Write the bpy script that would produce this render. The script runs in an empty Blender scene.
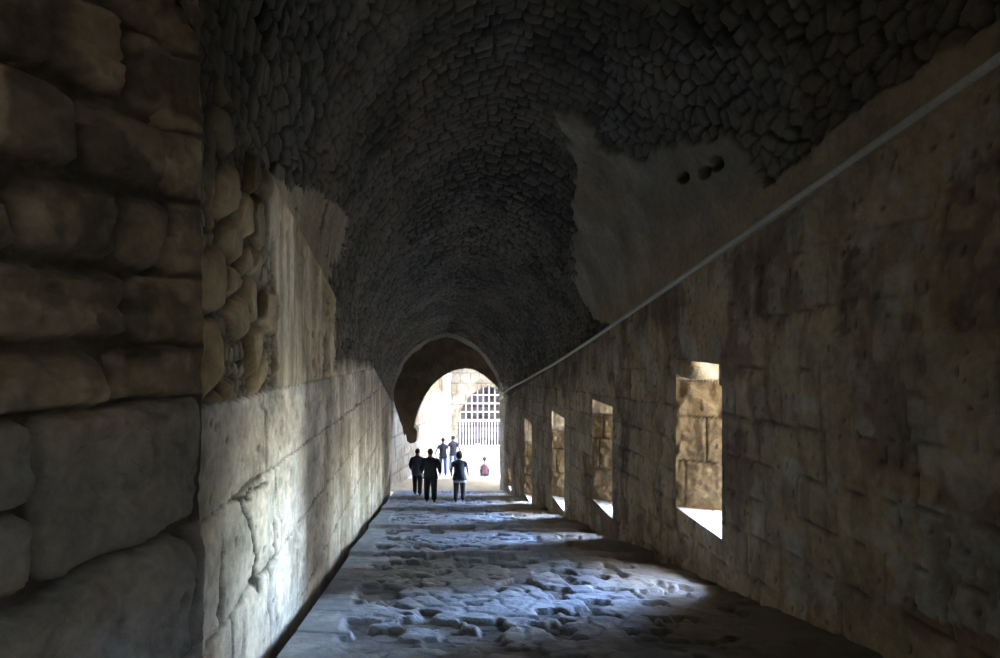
import bpy, bmesh, math, random
import numpy as np
from mathutils import Vector, geometry
random.seed(7)
C = bpy.context.scene.collection
F = 666.7            # focal length in pixels of the 1000 px wide frame
SH = 0.12            # plan direction of the passage relative to the view axis
SL = 0.189           # fall of the ramp per metre
WL, WR = -1.25, 3.55 # inner faces of the long walls
SPR, CRN = 2.35, 5.22
EYE = 1.55
DEND = 28.8
ZL = -7.0            # landing level

# ------------------------------------------------------------------ noise
def _h(ix, iy, s):
    ix = ix.astype(np.int64); iy = iy.astype(np.int64)
    n = (ix*374761393 + iy*668265263 + s*2147483647*3 + 12345*s) & 0xffffffff
    n = ((n ^ (n >> 13)) * 1274126177) & 0xffffffff
    n = (n ^ (n >> 16)) & 0xffffffff
    n = ((n * 2246822519) & 0xffffffff); n = n ^ (n >> 15)
    return (n & 0xffffff) / float(0xffffff)
def vn(x, y, s=1):
    x = np.asarray(x, float); y = np.asarray(y, float)
    ix, iy = np.floor(x), np.floor(y); fx, fy = x-ix, y-iy
    fx = fx*fx*fx*(fx*(fx*6-15)+10); fy = fy*fy*fy*(fy*(fy*6-15)+10)
    a = _h(ix, iy, s); b = _h(ix+1, iy, s); c = _h(ix, iy+1, s); d = _h(ix+1, iy+1, s)
    return (a*(1-fx)+b*fx)*(1-fy) + (c*(1-fx)+d*fx)*fy
def fbm(x, y, s=1, o=4):
    r = 0; a = .5; t = 0
    for k in range(o):
        r = r + a*vn(x*2**k+k*17.3, y*2**k-k*9.1, s+k); t += a; a *= .5
    return r/t
def voro(x, y, s=1, j=.85):
    ix, iy = np.floor(x), np.floor(y)
    f1 = np.full(x.shape, 9.); f2 = np.full(x.shape, 9.); cid = np.zeros(x.shape)
    for dx in (-1, 0, 1):
        for dy in (-1, 0, 1):
            cx, cy = ix+dx, iy+dy
            px = cx+.5+j*(_h(cx, cy, s)-.5); py = cy+.5+j*(_h(cx, cy, s+11)-.5)
            d = np.hypot(px-x, py-y); r = _h(cx, cy, s+23)
            m = d < f1
            f2 = np.where(m, f1, np.minimum(f2, d)); cid = np.where(m, r, cid); f1 = np.where(m, d, f1)
    return f1, f2, cid
def sst(a, b, x):
    t = np.clip((x-a)/(b-a), 0, 1); return t*t*(3-2*t)
def courses(u, v, edges, lo, hi, s=1, jit=.0):
    """stone courses: returns distance to the nearest joint and a random number per block"""
    edges = np.asarray(edges, float)
    k = np.clip(np.searchsorted(edges, v)-1, 0, len(edges)-2)
    dv = np.minimum(v-edges[k], edges[k+1]-v)
    du = np.full(u.shape, 9.); bid = np.zeros(u.shape)
    for r in range(len(edges)-1):
        rr = random.Random(s*1000+r); js = [u.min()-hi*rr.random()-.01]
        while js[-1] < u.max()+hi: js.append(js[-1]+rr.uniform(lo, hi))
        js = np.array(js); m = k == r
        if not m.any(): continue
        q = np.clip(np.searchsorted(js, u[m])-1, 0, len(js)-2)
        du[m] = np.minimum(u[m]-js[q], js[q+1]-u[m])
        bid[m] = _h(q.astype(float), np.full(q.shape, float(r)), s+3)
    return np.minimum(du, dv), bid, du, dv
def pip(x, y, poly):
    ins = np.zeros(x.shape, bool); n = len(poly)
    for i in range(n):
        x0, y0 = poly[i]; x1, y1 = poly[(i+1) % n]
        if y0 == y1: continue
        c = ((y0 > y) != (y1 > y)) & (x < (x1-x0)*(y-y0)/(y1-y0)+x0)
        ins ^= c
    return ins
def seen(X, Y, Z):
    Yc = np.maximum(Y, .3)
    return 500+F*X/Yc, 329-F*Z/Yc

# ------------------------------------------------------------------ meshes
def smooth(o, on=True):
    o.data.polygons.foreach_set('use_smooth', [on]*len(o.data.polygons)); return o
def grid_obj(name, P, col, mat, mask=None, kind='structure', parent=None, flip=False):
    """P (n,m,3), col (n,m,3)"""
    n, m = P.shape[:2]
    idx = np.arange(n*m).reshape(n, m)
    q = np.stack([idx[:-1, :-1], idx[1:, :-1], idx[1:, 1:], idx[:-1, 1:]], -1).reshape(-1, 4)
    if flip: q = q[:, ::-1]
    if mask is not None: q = q[mask.reshape(-1)]
    V = P.reshape(-1, 3)
    a = np.linalg.norm(np.cross(V[q[:, 2]]-V[q[:, 0]], V[q[:, 3]]-V[q[:, 1]]), axis=1)
    q = q[a > 1e-7]
    used = np.zeros(len(V), bool); used[q.reshape(-1)] = True
    remap = np.cumsum(used)-1
    V = V[used]; q = remap[q]; c = col.reshape(-1, 3)[used]
    me = bpy.data.meshes.new(name)
    me.vertices.add(len(V)); me.vertices.foreach_set('co', V.reshape(-1))
    me.loops.add(q.size); me.loops.foreach_set('vertex_index', q.reshape(-1).astype(np.int32))
    me.polygons.add(len(q)); me.polygons.foreach_set('loop_start', np.arange(0, q.size, 4, dtype=np.int32))
    me.update(calc_edges=True); me.validate()
    at = me.attributes.new('tone', 'FLOAT_COLOR', 'POINT')
    at.data.foreach_set('color', np.concatenate([c, np.ones((len(c), 1))], 1).reshape(-1).astype(np.float32))
    o = bpy.data.objects.new(name, me); C.objects.link(o); me.materials.append(mat)
    smooth(o)
    if kind: o['kind'] = kind
    if parent: o.parent = parent
    return o
def bm_obj(name, bm, mat, parent=None, sm=False):
    me = bpy.data.meshes.new(name); bmesh.ops.recalc_face_normals(bm, faces=bm.faces)
    bm.to_mesh(me); bm.free()
    o = bpy.data.objects.new(name, me); C.objects.link(o); me.materials.append(mat)
    if parent: o.parent = parent
    if sm: smooth(o)
    return o
def box(bm, c, s, bev=0, rotz=0):
    r = bmesh.ops.create_cube(bm, size=1); vs = r['verts']
    for v in vs: v.co = Vector((v.co.x*s[0], v.co.y*s[1], v.co.z*s[2]))
    if bev:
        es = list({e for v in vs for e in v.link_edges})
        r = bmesh.ops.bevel(bm, geom=es, offset=bev, segments=2, affect='EDGES'); vs = list({v for f in r['faces'] for v in f.verts} | {v for v in vs if v.is_valid})
    cz, sz = math.cos(rotz), math.sin(rotz)
    for v in vs:
        x, y = v.co.x, v.co.y
        v.co = Vector((c[0]+x*cz-y*sz, c[1]+x*sz+y*cz, c[2]+v.co.z))
def tube(bm, pts, r, seg=8):
    pts = [Vector(p) for p in pts]; rings = []
    for i, p in enumerate(pts):
        t = (pts[min(i+1, len(pts)-1)]-pts[max(i-1, 0)]).normalized()
        a = t.cross(Vector((0, 0, 1)));  a = a if a.length > .1 else t.cross(Vector((1, 0, 0)))
        a.normalize(); b = t.cross(a)
        rings.append([bm.verts.new(p+r*(math.cos(k*2*math.pi/seg)*a+math.sin(k*2*math.pi/seg)*b)) for k in range(seg)])
    for A, B in zip(rings, rings[1:]):
        for k in range(seg): bm.faces.new((A[k], A[(k+1) % seg], B[(k+1) % seg], B[k]))
    bm.faces.new(rings[0][::-1]); bm.faces.new(rings[-1])
def tag(o, label, cat, group=None):
    o['label'] = label; o['category'] = cat
    if group: o['group'] = group
    return o

# ------------------------------------------------------------------ materials
def stone_mat(name, rough=.85, bump=.5, scale=14, var=.35, col=None, fine=60, spec=.25):
    m = bpy.data.materials.new(name); m.use_nodes = True; N = m.node_tree; L = N.links; nd = N.nodes
    b = nd['Principled BSDF']; b.inputs['Roughness'].default_value = rough
    b.inputs['Specular IOR Level'].default_value = spec
    tc = nd.new('ShaderNodeTexCoord')
    n1 = nd.new('ShaderNodeTexNoise'); n1.inputs['Scale'].default_value = scale; n1.inputs['Detail'].default_value = 8; n1.inputs['Roughness'].default_value = .65
    n2 = nd.new('ShaderNodeTexNoise'); n2.inputs['Scale'].default_value = fine; n2.inputs['Detail'].default_value = 4
    n3 = nd.new('ShaderNodeTexNoise'); n3.inputs['Scale'].default_value = 1.7; n3.inputs['Detail'].default_value = 8
    for n in (n1, n2, n3): L.new(tc.outputs['Object'], n.inputs['Vector'])
    mr = nd.new('ShaderNodeMapRange'); mr.inputs['From Min'].default_value = .3; mr.inputs['From Max'].default_value = .7
    mr.inputs['To Min'].default_value = 1-var; mr.inputs['To Max'].default_value = 1+var*.8
    ad = nd.new('ShaderNodeMath'); ad.operation = 'ADD'; L.new(n1.outputs['Fac'], ad.inputs[0]); L.new(n3.outputs['Fac'], ad.inputs[1])
    hf = nd.new('ShaderNodeMath'); hf.operation = 'MULTIPLY'; hf.inputs[1].default_value = .5; L.new(ad.outputs[0], hf.inputs[0])
    L.new(hf.outputs[0], mr.inputs['Value'])
    mx = nd.new('ShaderNodeMix'); mx.data_type = 'RGBA'; mx.blend_type = 'MULTIPLY'; mx.inputs[0].default_value = 1
    if col is None:
        at = nd.new('ShaderNodeAttribute'); at.attribute_name = 'tone'; L.new(at.outputs['Color'], mx.inputs[6])
    else: mx.inputs[6].default_value = (*col, 1)
    L.new(mr.outputs[0], mx.inputs[7]); L.new(mx.outputs[2], b.inputs['Base Color'])
    a2 = nd.new('ShaderNodeMath'); a2.operation = 'MULTIPLY_ADD'; a2.inputs[1].default_value = .35
    L.new(n2.outputs['Fac'], a2.inputs[0]); L.new(n1.outputs['Fac'], a2.inputs[2])
    bp = nd.new('ShaderNodeBump'); bp.inputs['Strength'].default_value = bump; bp.inputs['Distance'].default_value = .03
    L.new(a2.outputs[0], bp.inputs['Height']); L.new(bp.outputs[0], b.inputs['Normal'])
    return m
def plain(name, col, rough=.7, metal=0, var=.12, scale=30):
    m = bpy.data.materials.new(name); m.use_nodes = True; N = m.node_tree; L = N.links; nd = N.nodes
    b = nd['Principled BSDF']; b.inputs['Roughness'].default_value = rough; b.inputs['Metallic'].default_value = metal
    tc = nd.new('ShaderNodeTexCoord'); n1 = nd.new('ShaderNodeTexNoise'); n1.inputs['Scale'].default_value = scale; n1.inputs['Detail'].default_value = 4
    L.new(tc.outputs['Object'], n1.inputs['Vector'])
    r = nd.new('ShaderNodeValToRGB'); L.new(n1.outputs['Fac'], r.inputs[0])
    r.color_ramp.elements[0].color = (*[c*(1-var) for c in col], 1); r.color_ramp.elements[1].color = (*[min(1, c*(1+var)) for c in col], 1)
    r.color_ramp.elements[0].position = .3; r.color_ramp.elements[1].position = .7
    L.new(r.outputs[0], b.inputs['Base Color']); return m
M_wall = stone_mat('worn limestone masonry', bump=.8, scale=11, var=.55)
M_vault = stone_mat('sooty vault masonry', .9, .8, 12, .5)
M_floor = stone_mat('trodden paving stone', .62, .7, 9, .3, fine=45, spec=.35)
M_court = stone_mat('pale courtyard stone', .9, .3, 5, .2)
M_land = stone_mat('landing floor with painted shade', .9, .4, 8, .25)

# ------------------------------------------------------------------ shared coordinate lines
def dline(a, b, n, off=2.0):
    return np.exp(np.linspace(math.log(a+off), math.log(b+off), n))-off
def colr(base, n): return np.tile(np.array(base, float), n+(1,))
def lerp(a, b, t): return a*(1-t[..., None])+b*t[..., None]

# ------------------------------------------------------------------ wall_left (beyond the corner)
D = dline(3.79, DEND+.1, 520, .5)
T = np.linspace(-2.3, SPR, 190)
DD, TT = np.meshgrid(D, T, indexing='ij')
Z = TT-SL*DD
v = Z+.044*DD
wu = DD+.05*(fbm(DD*2, v*2, 5)-.5); wv = v+.045*(fbm(DD*1.6, v*2.2, 9)-.5)
vtop = -.27
bd, bid, bu, bv = courses(wu, wv, [-4.8, -4.1, -3.3, -2.52, -1.72, -.94, vtop, 3], 1.1, 2.0, 4)
ash = 1-sst(vtop-.01, vtop+.02, wv)
gap = .012+.03*sst(.62, .8, fbm(DD*1.3, v*1.3, 31))
hA = -.035*(1-sst(gap*.4, gap*1.5, bd)) + .018*(bid-.5) + .018*(fbm(DD*3, v*3, 3)-.5) - .03*sst(.66, .76, fbm(DD*4, v*3, 77))
cA = lerp(np.array([.88, .82, .73]), np.array([.76, .70, .61]), bid)
fA = fbm(DD*1.2, v*1.6, 41)
cA = lerp(cA, cA*np.array([.74, .72, .69]), sst(.5, .72, fA))
cA = lerp(cA, np.array([.66, .64, .60]), .6*sst(.55, .7, fbm(DD*2.5+9, v*.8, 43)))
cA = lerp(cA, np.array([.14, .12, .10])+0*cA, (1-sst(gap*.3, gap*1.3, bd))*.9)
cA = lerp(cA, cA*np.array([.46, .41, .33]), sst(6.5, 10, DD)*(.55+.45*sst(.4, .6, fbm(DD*1.4, v*.3, 45))))  # ashlar darkened with depth, standing in for weaker light further in
p1, p2, pid = voro(DD*6+fbm(DD*9, v*9, 50), v*9, 51); pt = sst(.26, .12, p1)*(pid > .90); cA = lerp(cA, cA*.3, pt); hA = hA-.02*pt
cA = lerp(cA, cA*.75, .8*sst(.56, .64, fbm(DD*5, v*9, 52, 5)))
# rubble above the ashlar
ru, rv = DD*2.6+.5*fbm(DD*2, Z*2, 15), v*3.0+.5*fbm(DD*2+7, Z*2, 16)
f1, f2, cid = voro(ru, rv, 5)
e = f2-f1
g1, g2, gid = voro(ru*2.7, rv*2.7, 8)
small = sst(.52, .5, cid) if False else (cid < .38)
hR = np.where(small, -.05+.05*sst(.0, .3, g2-g1), -.02+.09*sst(.02, .35, e)) + .03*(fbm(DD*5, v*5, 21)-.5)
cR = np.where(small[..., None], lerp(np.array([.25, .22, .16]), np.array([.36, .32, .24]), gid), lerp(np.array([.60, .47, .28]), np.array([.45, .35, .21]), cid))
ee = np.where(small, np.minimum(g2-g1, .5)*.6, e)
cR = lerp(cR, np.array([.085, .072, .05])+0*cR, (1-sst(.05, .22, ee))*.9)
# patches of old plaster with drips down the rubble
pl = fbm(DD*.9+3, v*.45, 61)*.6+fbm(DD*5, v*.9, 62)*.4 + .16*sst(5.0, 6.0, DD) - .1
pm = sst(.47, .55, pl)
hR = hR*(1-pm)+pm*(.035+.02*(fbm(DD*4, v*3, 64)-.5))
cP = lerp(np.array([.64, .56, .41]), np.array([.38, .31, .21]), sst(.3, .7, fbm(DD*6, v*1.0, 66)))
cR = lerp(cR, cP, pm)
# rubble turning darker towards the vault
top_dark = sst(0, .9, TT-1.35-.9*sst(5.2, 6.2, DD)+.9*(fbm(DD*.9, TT*.9, 71)-.5))
cR = lerp(cR, cR*np.array([.30, .30, .29]), top_dark)
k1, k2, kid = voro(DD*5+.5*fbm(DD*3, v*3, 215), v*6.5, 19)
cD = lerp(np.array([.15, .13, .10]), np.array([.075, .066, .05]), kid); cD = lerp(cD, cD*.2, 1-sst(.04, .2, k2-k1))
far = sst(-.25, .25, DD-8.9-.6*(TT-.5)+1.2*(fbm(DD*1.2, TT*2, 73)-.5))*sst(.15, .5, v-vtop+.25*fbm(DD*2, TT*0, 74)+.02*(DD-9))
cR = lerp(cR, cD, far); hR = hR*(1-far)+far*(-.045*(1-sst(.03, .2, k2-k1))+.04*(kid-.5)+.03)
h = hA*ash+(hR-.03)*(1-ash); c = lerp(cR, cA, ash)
# shallow pilaster strips further down
for d0 in (11.6, 15.9, 20.2, 24.6):
    pst = sst(d0-.06, d0, DD)*(1-sst(d0+.8, d0+.86, DD))
    h = h+.05*pst*(1-ash*.6)
low = sst(.35, 0, TT+EYE-.05)
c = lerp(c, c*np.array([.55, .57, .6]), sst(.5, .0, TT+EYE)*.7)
ux, uy = seen(WL-SH*DD, DD, Z); jx = 5*(fbm(DD*9, v*9, 90)-.5)
crk = np.full(DD.shape, 99.)
for a_, b_ in (((252, 492), (243, 503)), ((243, 503), (250, 520)), ((250, 520), (257, 548)), ((257, 548), (260, 592)), ((252, 492), (268, 484)), ((236, 498), (252, 500))):
    a_ = np.array(a_, float); b_ = np.array(b_, float); l2 = ((b_-a_)**2).sum()
    t = np.clip(((ux-a_[0])*(b_[0]-a_[0])+(uy-a_[1])*(b_[1]-a_[1]))/l2, 0, 1)
    crk = np.minimum(crk, np.hypot(ux+jx-a_[0]-t*(b_[0]-a_[0]), uy+jx*.6-a_[1]-t*(b_[1]-a_[1])))
ck = sst(2.4, .9, crk); h = h-.025*ck; c = lerp(c, np.array([.05, .045, .04])+0*c, ck)
h = h*sst(3.78, 3.95, DD)*sst(SPR, SPR-.1, TT)
wb = (.10*(fbm(Z*2.2, 0*Z+.5, 29)-.5)+.05*(fbm(Z*9, 0*Z+.5, 28)-.5))*sst(4.15, 3.79, DD)
W = WL+h+wb
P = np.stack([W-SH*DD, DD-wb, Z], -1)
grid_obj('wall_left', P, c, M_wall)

# ------------------------------------------------------------------ near left wall, turned a little towards us
A0 = np.array([WL-SH*3.79, 3.79]); dr = np.array([-.26, -1.19]); dr = dr/np.linalg.norm(dr); nr = np.array([-dr[1], dr[0]])
if nr[0] < 0: nr = -nr
def s_of(px):      # run along the wall where a sight line at that column meets it
    k = (px-500)/F
    return (k*A0[1]-A0[0])/(dr[0]-k*dr[1])
S = np.concatenate([np.linspace(0, 2.3, 330), np.linspace(2.35, 9, 60)])
Zs = np.linspace(-3.3, 3.6, 380)
SS, ZZ = np.meshgrid(S, Zs, indexing='ij')
rows = [-3.4, -2.6, -1.75, -1.08, -.37, -.08, .29, .69, 1.09, 1.52, 2.0, 2.6, 3.7]
wS = SS+.05*(fbm(SS*2.5, ZZ*2.5, 12)-.5)+.02*(fbm(SS*9, ZZ*9, 15)-.5); wZ = ZZ+.07*(fbm(SS*1.7, ZZ*1.7, 13)-.5)+.02*(fbm(SS*9, ZZ*9, 16)-.5)
joints = {3: [36, 200], 4: [112, -140], 5: [138, -60], 6: [20, 124, 172], 7: [90, 168, -90], 8: [60, 135, -200], 9: [30, 110, -120], 10: [80, 150, -60], 1: [60, 150], 2: [-60, 175], 11: [40, 120], 0: [60]}
k = np.clip(np.searchsorted(rows, wZ)-1, 0, len(rows)-2); rows = np.array(rows)
dv = np.minimum(wZ-rows[k], rows[k+1]-wZ); du = np.full(SS.shape, 9.); bid = np.zeros(SS.shape)
for r in range(len(rows)-1):
    js = sorted([s_of(p) for p in joints.get(r, [])]+[-1, 3.0, 4.2, 5.6, 7, 9.5]); js = np.array(js); m = k == r
    q = np.clip(np.searchsorted(js, wS[m])-1, 0, len(js)-2)
    du[m] = np.minimum(wS[m]-js[q], js[q+1]-wS[m]); bid[m] = _h(q.astype(float), np.full(q.shape, float(r)), 6)
# one extra joint splitting the left lower block
m = (k == 3) & (wS > s_of(36)); dv = np.where(m, np.minimum(dv, np.abs(wZ+.74)), dv); bid = np.where(m & (wZ > -.74), .9*bid, bid)
bd = np.minimum(np.minimum(du, dv), np.hypot(np.clip(.09-du, 0, 1), np.clip(.09-dv, 0, 1))*-1+.09)
gp = .016+.03*sst(.45, .75, fbm(SS*1.6, ZZ*1.6, 17))
h = -.085*(1-sst(gp*.5, gp*1.9, bd)) + .035*(bid-.5) + .015*sst(0, .07, bd) + .07*(fbm(SS*2.6, ZZ*3.2, 18)-.5) + .05*(fbm(SS*9, ZZ*9, 19)-.5) - .05*sst(.6, .68, fbm(SS*4+3, ZZ*5, 20))
hx, hy = s_of(136), .06
h = h-.2*sst(1, .6, np.hypot((SS-hx)/.1, (ZZ-.13)/.17))
h = h+.10*sst(-1.0, -1.2, ZZ+.06*(fbm(SS*3, ZZ*3, 22)-.5))      # footing ledge
h = h*sst(-.01, .16, SS)
c = lerp(np.array([.40, .31, .21]), np.array([.27, .21, .145]), bid)
c = lerp(c, c*.5, sst(.45, .62, fbm(SS*3, ZZ*3, 23, 6)))
c = lerp(c, c*1.5, .6*sst(.58, .66, fbm(SS*5, ZZ*8, 26, 5)))
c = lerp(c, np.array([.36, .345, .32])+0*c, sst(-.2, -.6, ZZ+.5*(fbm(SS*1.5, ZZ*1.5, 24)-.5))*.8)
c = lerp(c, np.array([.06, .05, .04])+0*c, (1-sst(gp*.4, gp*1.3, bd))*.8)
c = lerp(c, c*np.array([.75, .68, .62]), sst(.3, 1.6, ZZ+.5*(fbm(SS*1.2, ZZ*1.2, 27)-.5)))  # upper blocks darkened to imitate the dim corner of the frame
wb = (.10*(fbm(ZZ*2.2, 0*ZZ+.5, 29)-.5)+.05*(fbm(ZZ*9, 0*ZZ+.5, 28)-.5))*sst(.3, 0, SS)
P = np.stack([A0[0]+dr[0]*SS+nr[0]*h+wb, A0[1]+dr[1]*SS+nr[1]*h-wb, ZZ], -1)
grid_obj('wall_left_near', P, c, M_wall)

# ------------------------------------------------------------------ wall_right with the embrasures
WIN = [  # D near, D far, sill, head
    (7.84, 9.25, -2.47, -.42), (12.3, 13.72, -3.50, -1.44), (16.4, 17.95, -4.49, -2.20), (21.2, 22.66, -5.60, -3.02), (25.95, 26.9, -6.32, -5.5)]
D = list(dline(1.0, DEND+.1, 560, .8)); Zr = list(np.arange(-8.0, 2.3, .036))
for (a, b, z0, z1) in WIN:
    for q in (a, b): i = int(np.argmin([abs(x-q) for x in D])); D[i] = q
    for q in (z0, z1): i = int(np.argmin([abs(x-q) for x in Zr])); Zr[i] = q
D = np.array([-6, -4, -2, -.5]+D); Zr = np.array(Zr)
DD, ZZ = np.meshgrid(D, Zr, indexing='ij')
Z = np.minimum(ZZ, SPR-SL*DD); Z = np.maximum(Z, -EYE-SL*DD-.8)
v = Z+.06*DD
wu = DD+.07*(fbm(DD*1.8, v*1.8, 105)-.5); wv = v+.10*(fbm(DD*.9, v*1.2, 109)-.5)
bd, bid, bu, bv = courses(wu, wv, [-9, -6.5, -5.9, -5.2, -4.55, -3.9, -3.35, -2.75, -2.25, -1.8, -1.4, -.98, -.52, .02, .55, 1.1, 1.6, 3], .55, 1.25, 14)
vis = sst(.42, .68, fbm(DD*.8, v*.8, 120)+.3*sst(.2, -.8, v))   # joints readable mostly low down
gp = .010+.02*sst(.5, .8, fbm(DD*1.5, v*1.5, 131))
h = -.028*(1-sst(gp*.4, gp*1.8, bd))*(.12+.88*vis) + .015*(bid-.5)*vis + .07*(fbm(DD*1.1, v*1.1, 103)-.5) + .025*(fbm(DD*5, v*5, 104)-.5)
c = lerp(np.array([.41, .315, .20]), np.array([.30, .23, .145]), bid*vis+.5*(1-vis))
f = fbm(DD*1.0, v*.9, 141)
c = lerp(c, np.array([.40, .325, .215])+0*c, .7*sst(.52, .62, f)*sst(-1, 0, v))
h = h+.02*sst(.52, .56, f)*sst(-1, 0, v)
c = lerp(c, np.array([.17, .11, .075])+0*c, .75*sst(.56, .62, fbm(DD*1.2+40, v*.8, 142)))
c = lerp(c, np.array([.42, .40, .35])+0*c, .5*sst(.6, .7, fbm(DD*3, v*3, 143)))
c = lerp(c, c*.55, .6*sst(.55, .7, fbm(DD*7, v*1.6, 144)))
X0 = WR-SH*DD
ux, uy = seen(X0, DD, Z); jx = 26*(fbm(DD*3, v*3, 150)-.5)+12*(fbm(DD*11, v*11, 151)-.5)
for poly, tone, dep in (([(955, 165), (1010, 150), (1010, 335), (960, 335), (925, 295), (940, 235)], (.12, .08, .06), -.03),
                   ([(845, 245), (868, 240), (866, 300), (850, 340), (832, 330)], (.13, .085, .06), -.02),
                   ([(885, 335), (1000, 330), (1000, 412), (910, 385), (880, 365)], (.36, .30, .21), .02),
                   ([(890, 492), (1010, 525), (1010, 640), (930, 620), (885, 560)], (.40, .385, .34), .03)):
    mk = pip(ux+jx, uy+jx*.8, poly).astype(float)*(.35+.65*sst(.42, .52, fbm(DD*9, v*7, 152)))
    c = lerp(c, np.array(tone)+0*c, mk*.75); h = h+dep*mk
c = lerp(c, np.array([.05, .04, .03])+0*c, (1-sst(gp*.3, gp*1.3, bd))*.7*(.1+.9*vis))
p1, p2, pid = voro(DD*9, v*6, 160); c = lerp(c, c*.35, sst(.22, .12, p1)*(pid > .8)); h = h-.012*sst(.25, .1, p1)*(pid > .8)
top_dark = sst(1.1, 2.3, Z+SL*DD+.6*(fbm(DD*.7, v, 145)-.5)); c = lerp(c, c*.6, top_dark*sst(9, 14, DD))  # far stretch of the wall darker towards its top
edge = np.ones(DD.shape)
mask = np.ones((len(D)-1, len(Zr)-1), bool)
for (a, b, z0, z1) in WIN:
    dx = np.maximum(np.maximum(a-DD, DD-b), 0); dz = np.maximum(np.maximum(z0-Z, Z-z1), 0)
    edge = np.minimum(edge, np.hypot(dx, dz)/.05)
    Dc = (D[:-1]+D[1:])/2; Zc = (Zr[:-1]+Zr[1:])/2
    mask &= ~((Dc > a)[:, None] & (Dc < b)[:, None] & (Zc > z0)[None] & (Zc < z1)[None])
h = h*np.clip(edge, 0, 1)*sst(SPR, SPR-.1, Z+SL*DD)
pil = sst(27.1, 27.2, DD); h = h+.1*pil; c = lerp(c, np.array([.5, .44, .34])+0*c, pil*.8)
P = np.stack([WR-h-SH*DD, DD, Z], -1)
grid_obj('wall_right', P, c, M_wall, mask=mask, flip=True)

# embrasures: splayed stone tunnels through the right wall, each a window opening
TH = .8
HUP = .9
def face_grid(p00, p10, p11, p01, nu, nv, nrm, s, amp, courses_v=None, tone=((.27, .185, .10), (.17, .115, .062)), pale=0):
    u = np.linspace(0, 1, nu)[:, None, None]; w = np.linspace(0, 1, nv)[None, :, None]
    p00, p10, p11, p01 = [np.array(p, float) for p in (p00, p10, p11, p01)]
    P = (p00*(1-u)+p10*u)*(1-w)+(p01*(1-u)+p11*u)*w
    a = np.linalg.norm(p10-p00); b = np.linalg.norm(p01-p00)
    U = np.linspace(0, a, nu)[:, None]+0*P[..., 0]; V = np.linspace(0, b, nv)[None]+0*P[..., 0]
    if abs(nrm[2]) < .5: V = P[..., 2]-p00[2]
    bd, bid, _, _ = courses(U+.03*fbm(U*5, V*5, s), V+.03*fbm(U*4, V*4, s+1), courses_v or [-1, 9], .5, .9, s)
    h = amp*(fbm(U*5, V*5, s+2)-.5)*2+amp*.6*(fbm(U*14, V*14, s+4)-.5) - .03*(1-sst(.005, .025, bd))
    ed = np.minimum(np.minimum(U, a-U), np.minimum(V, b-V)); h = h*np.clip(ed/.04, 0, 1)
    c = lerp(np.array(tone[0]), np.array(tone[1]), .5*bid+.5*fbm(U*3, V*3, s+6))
    if pale: c = lerp(c, np.array([.62, .50, .36])+0*c, sst(pale-.02, pale+.02, V+.10*(fbm(U*3, V*0, s+8)-.5)))  # upper jamb coloured paler to imitate sunlight on it
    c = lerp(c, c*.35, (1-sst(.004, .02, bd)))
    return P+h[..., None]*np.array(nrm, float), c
for i, (a, b, z0, z1) in enumerate(WIN):
    ao, bo = (a+.16, b-.27) if i == 0 else (a+.42, b-.5)
    if i == 4: ao, bo = a+.1, b-.15
    def q(w, d, z): return (w-SH*d, d, z)
    wo = WR+TH
    parts = []
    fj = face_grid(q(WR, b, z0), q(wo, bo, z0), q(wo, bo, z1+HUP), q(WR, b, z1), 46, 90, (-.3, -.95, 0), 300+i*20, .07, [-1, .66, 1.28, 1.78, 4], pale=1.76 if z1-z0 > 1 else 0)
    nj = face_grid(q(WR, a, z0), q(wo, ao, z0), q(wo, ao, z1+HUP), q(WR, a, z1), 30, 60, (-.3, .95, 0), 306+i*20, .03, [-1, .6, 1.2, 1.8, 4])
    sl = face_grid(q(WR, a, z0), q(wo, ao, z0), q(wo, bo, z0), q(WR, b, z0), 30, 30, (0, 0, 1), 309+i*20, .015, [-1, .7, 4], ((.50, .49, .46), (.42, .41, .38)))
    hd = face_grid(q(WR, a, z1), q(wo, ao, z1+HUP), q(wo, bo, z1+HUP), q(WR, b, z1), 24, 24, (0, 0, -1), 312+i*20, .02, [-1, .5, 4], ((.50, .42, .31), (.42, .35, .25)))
    root = None
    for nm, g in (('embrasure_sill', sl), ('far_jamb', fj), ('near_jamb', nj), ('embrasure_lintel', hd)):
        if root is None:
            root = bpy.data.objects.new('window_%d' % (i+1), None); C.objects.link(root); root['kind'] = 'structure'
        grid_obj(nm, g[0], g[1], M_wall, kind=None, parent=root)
    if i == 0:
        # shouldered head: two blocks narrowing the top of the opening; the jamb top between is painted as if sunlit
        for nm, d0, d1, zz in (('shoulder_block', 8.72, 9.27, -.66), ('shoulder_block', 7.82, 7.97, -.68)):
            bm = bmesh.new(); box(bm, (WR+.14-SH*(d0+d1)/2, (d0+d1)/2, (z1+.02+zz)/2), (.27, d1-d0, z1+.02-zz), .02)
            o = bm_obj(nm, bm, M_block if 'M_block' in globals() else M_wall, root, True)
            at = o.data.attributes.new('tone', 'FLOAT_COLOR', 'POINT'); at.data.foreach_set('color', [.31, .25, .165, 1]*len(o.data.vertices))
    pr = bpy.data.lights.new('sky_opening', 'AREA'); pr.shape = 'RECTANGLE'; pr.size = bo-ao; pr.size_y = z1+HUP-z0; pr.cycles.is_portal = True
    po = bpy.data.objects.new('sky_opening', pr); C.objects.link(po)
    po.location = (wo+.01-SH*(ao+bo)/2, (ao+bo)/2, (z0+z1+HUP)/2)
    po.rotation_euler = Vector((-1, -SH, 0)).to_track_quat('-Z', 'Z').to_euler()

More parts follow.
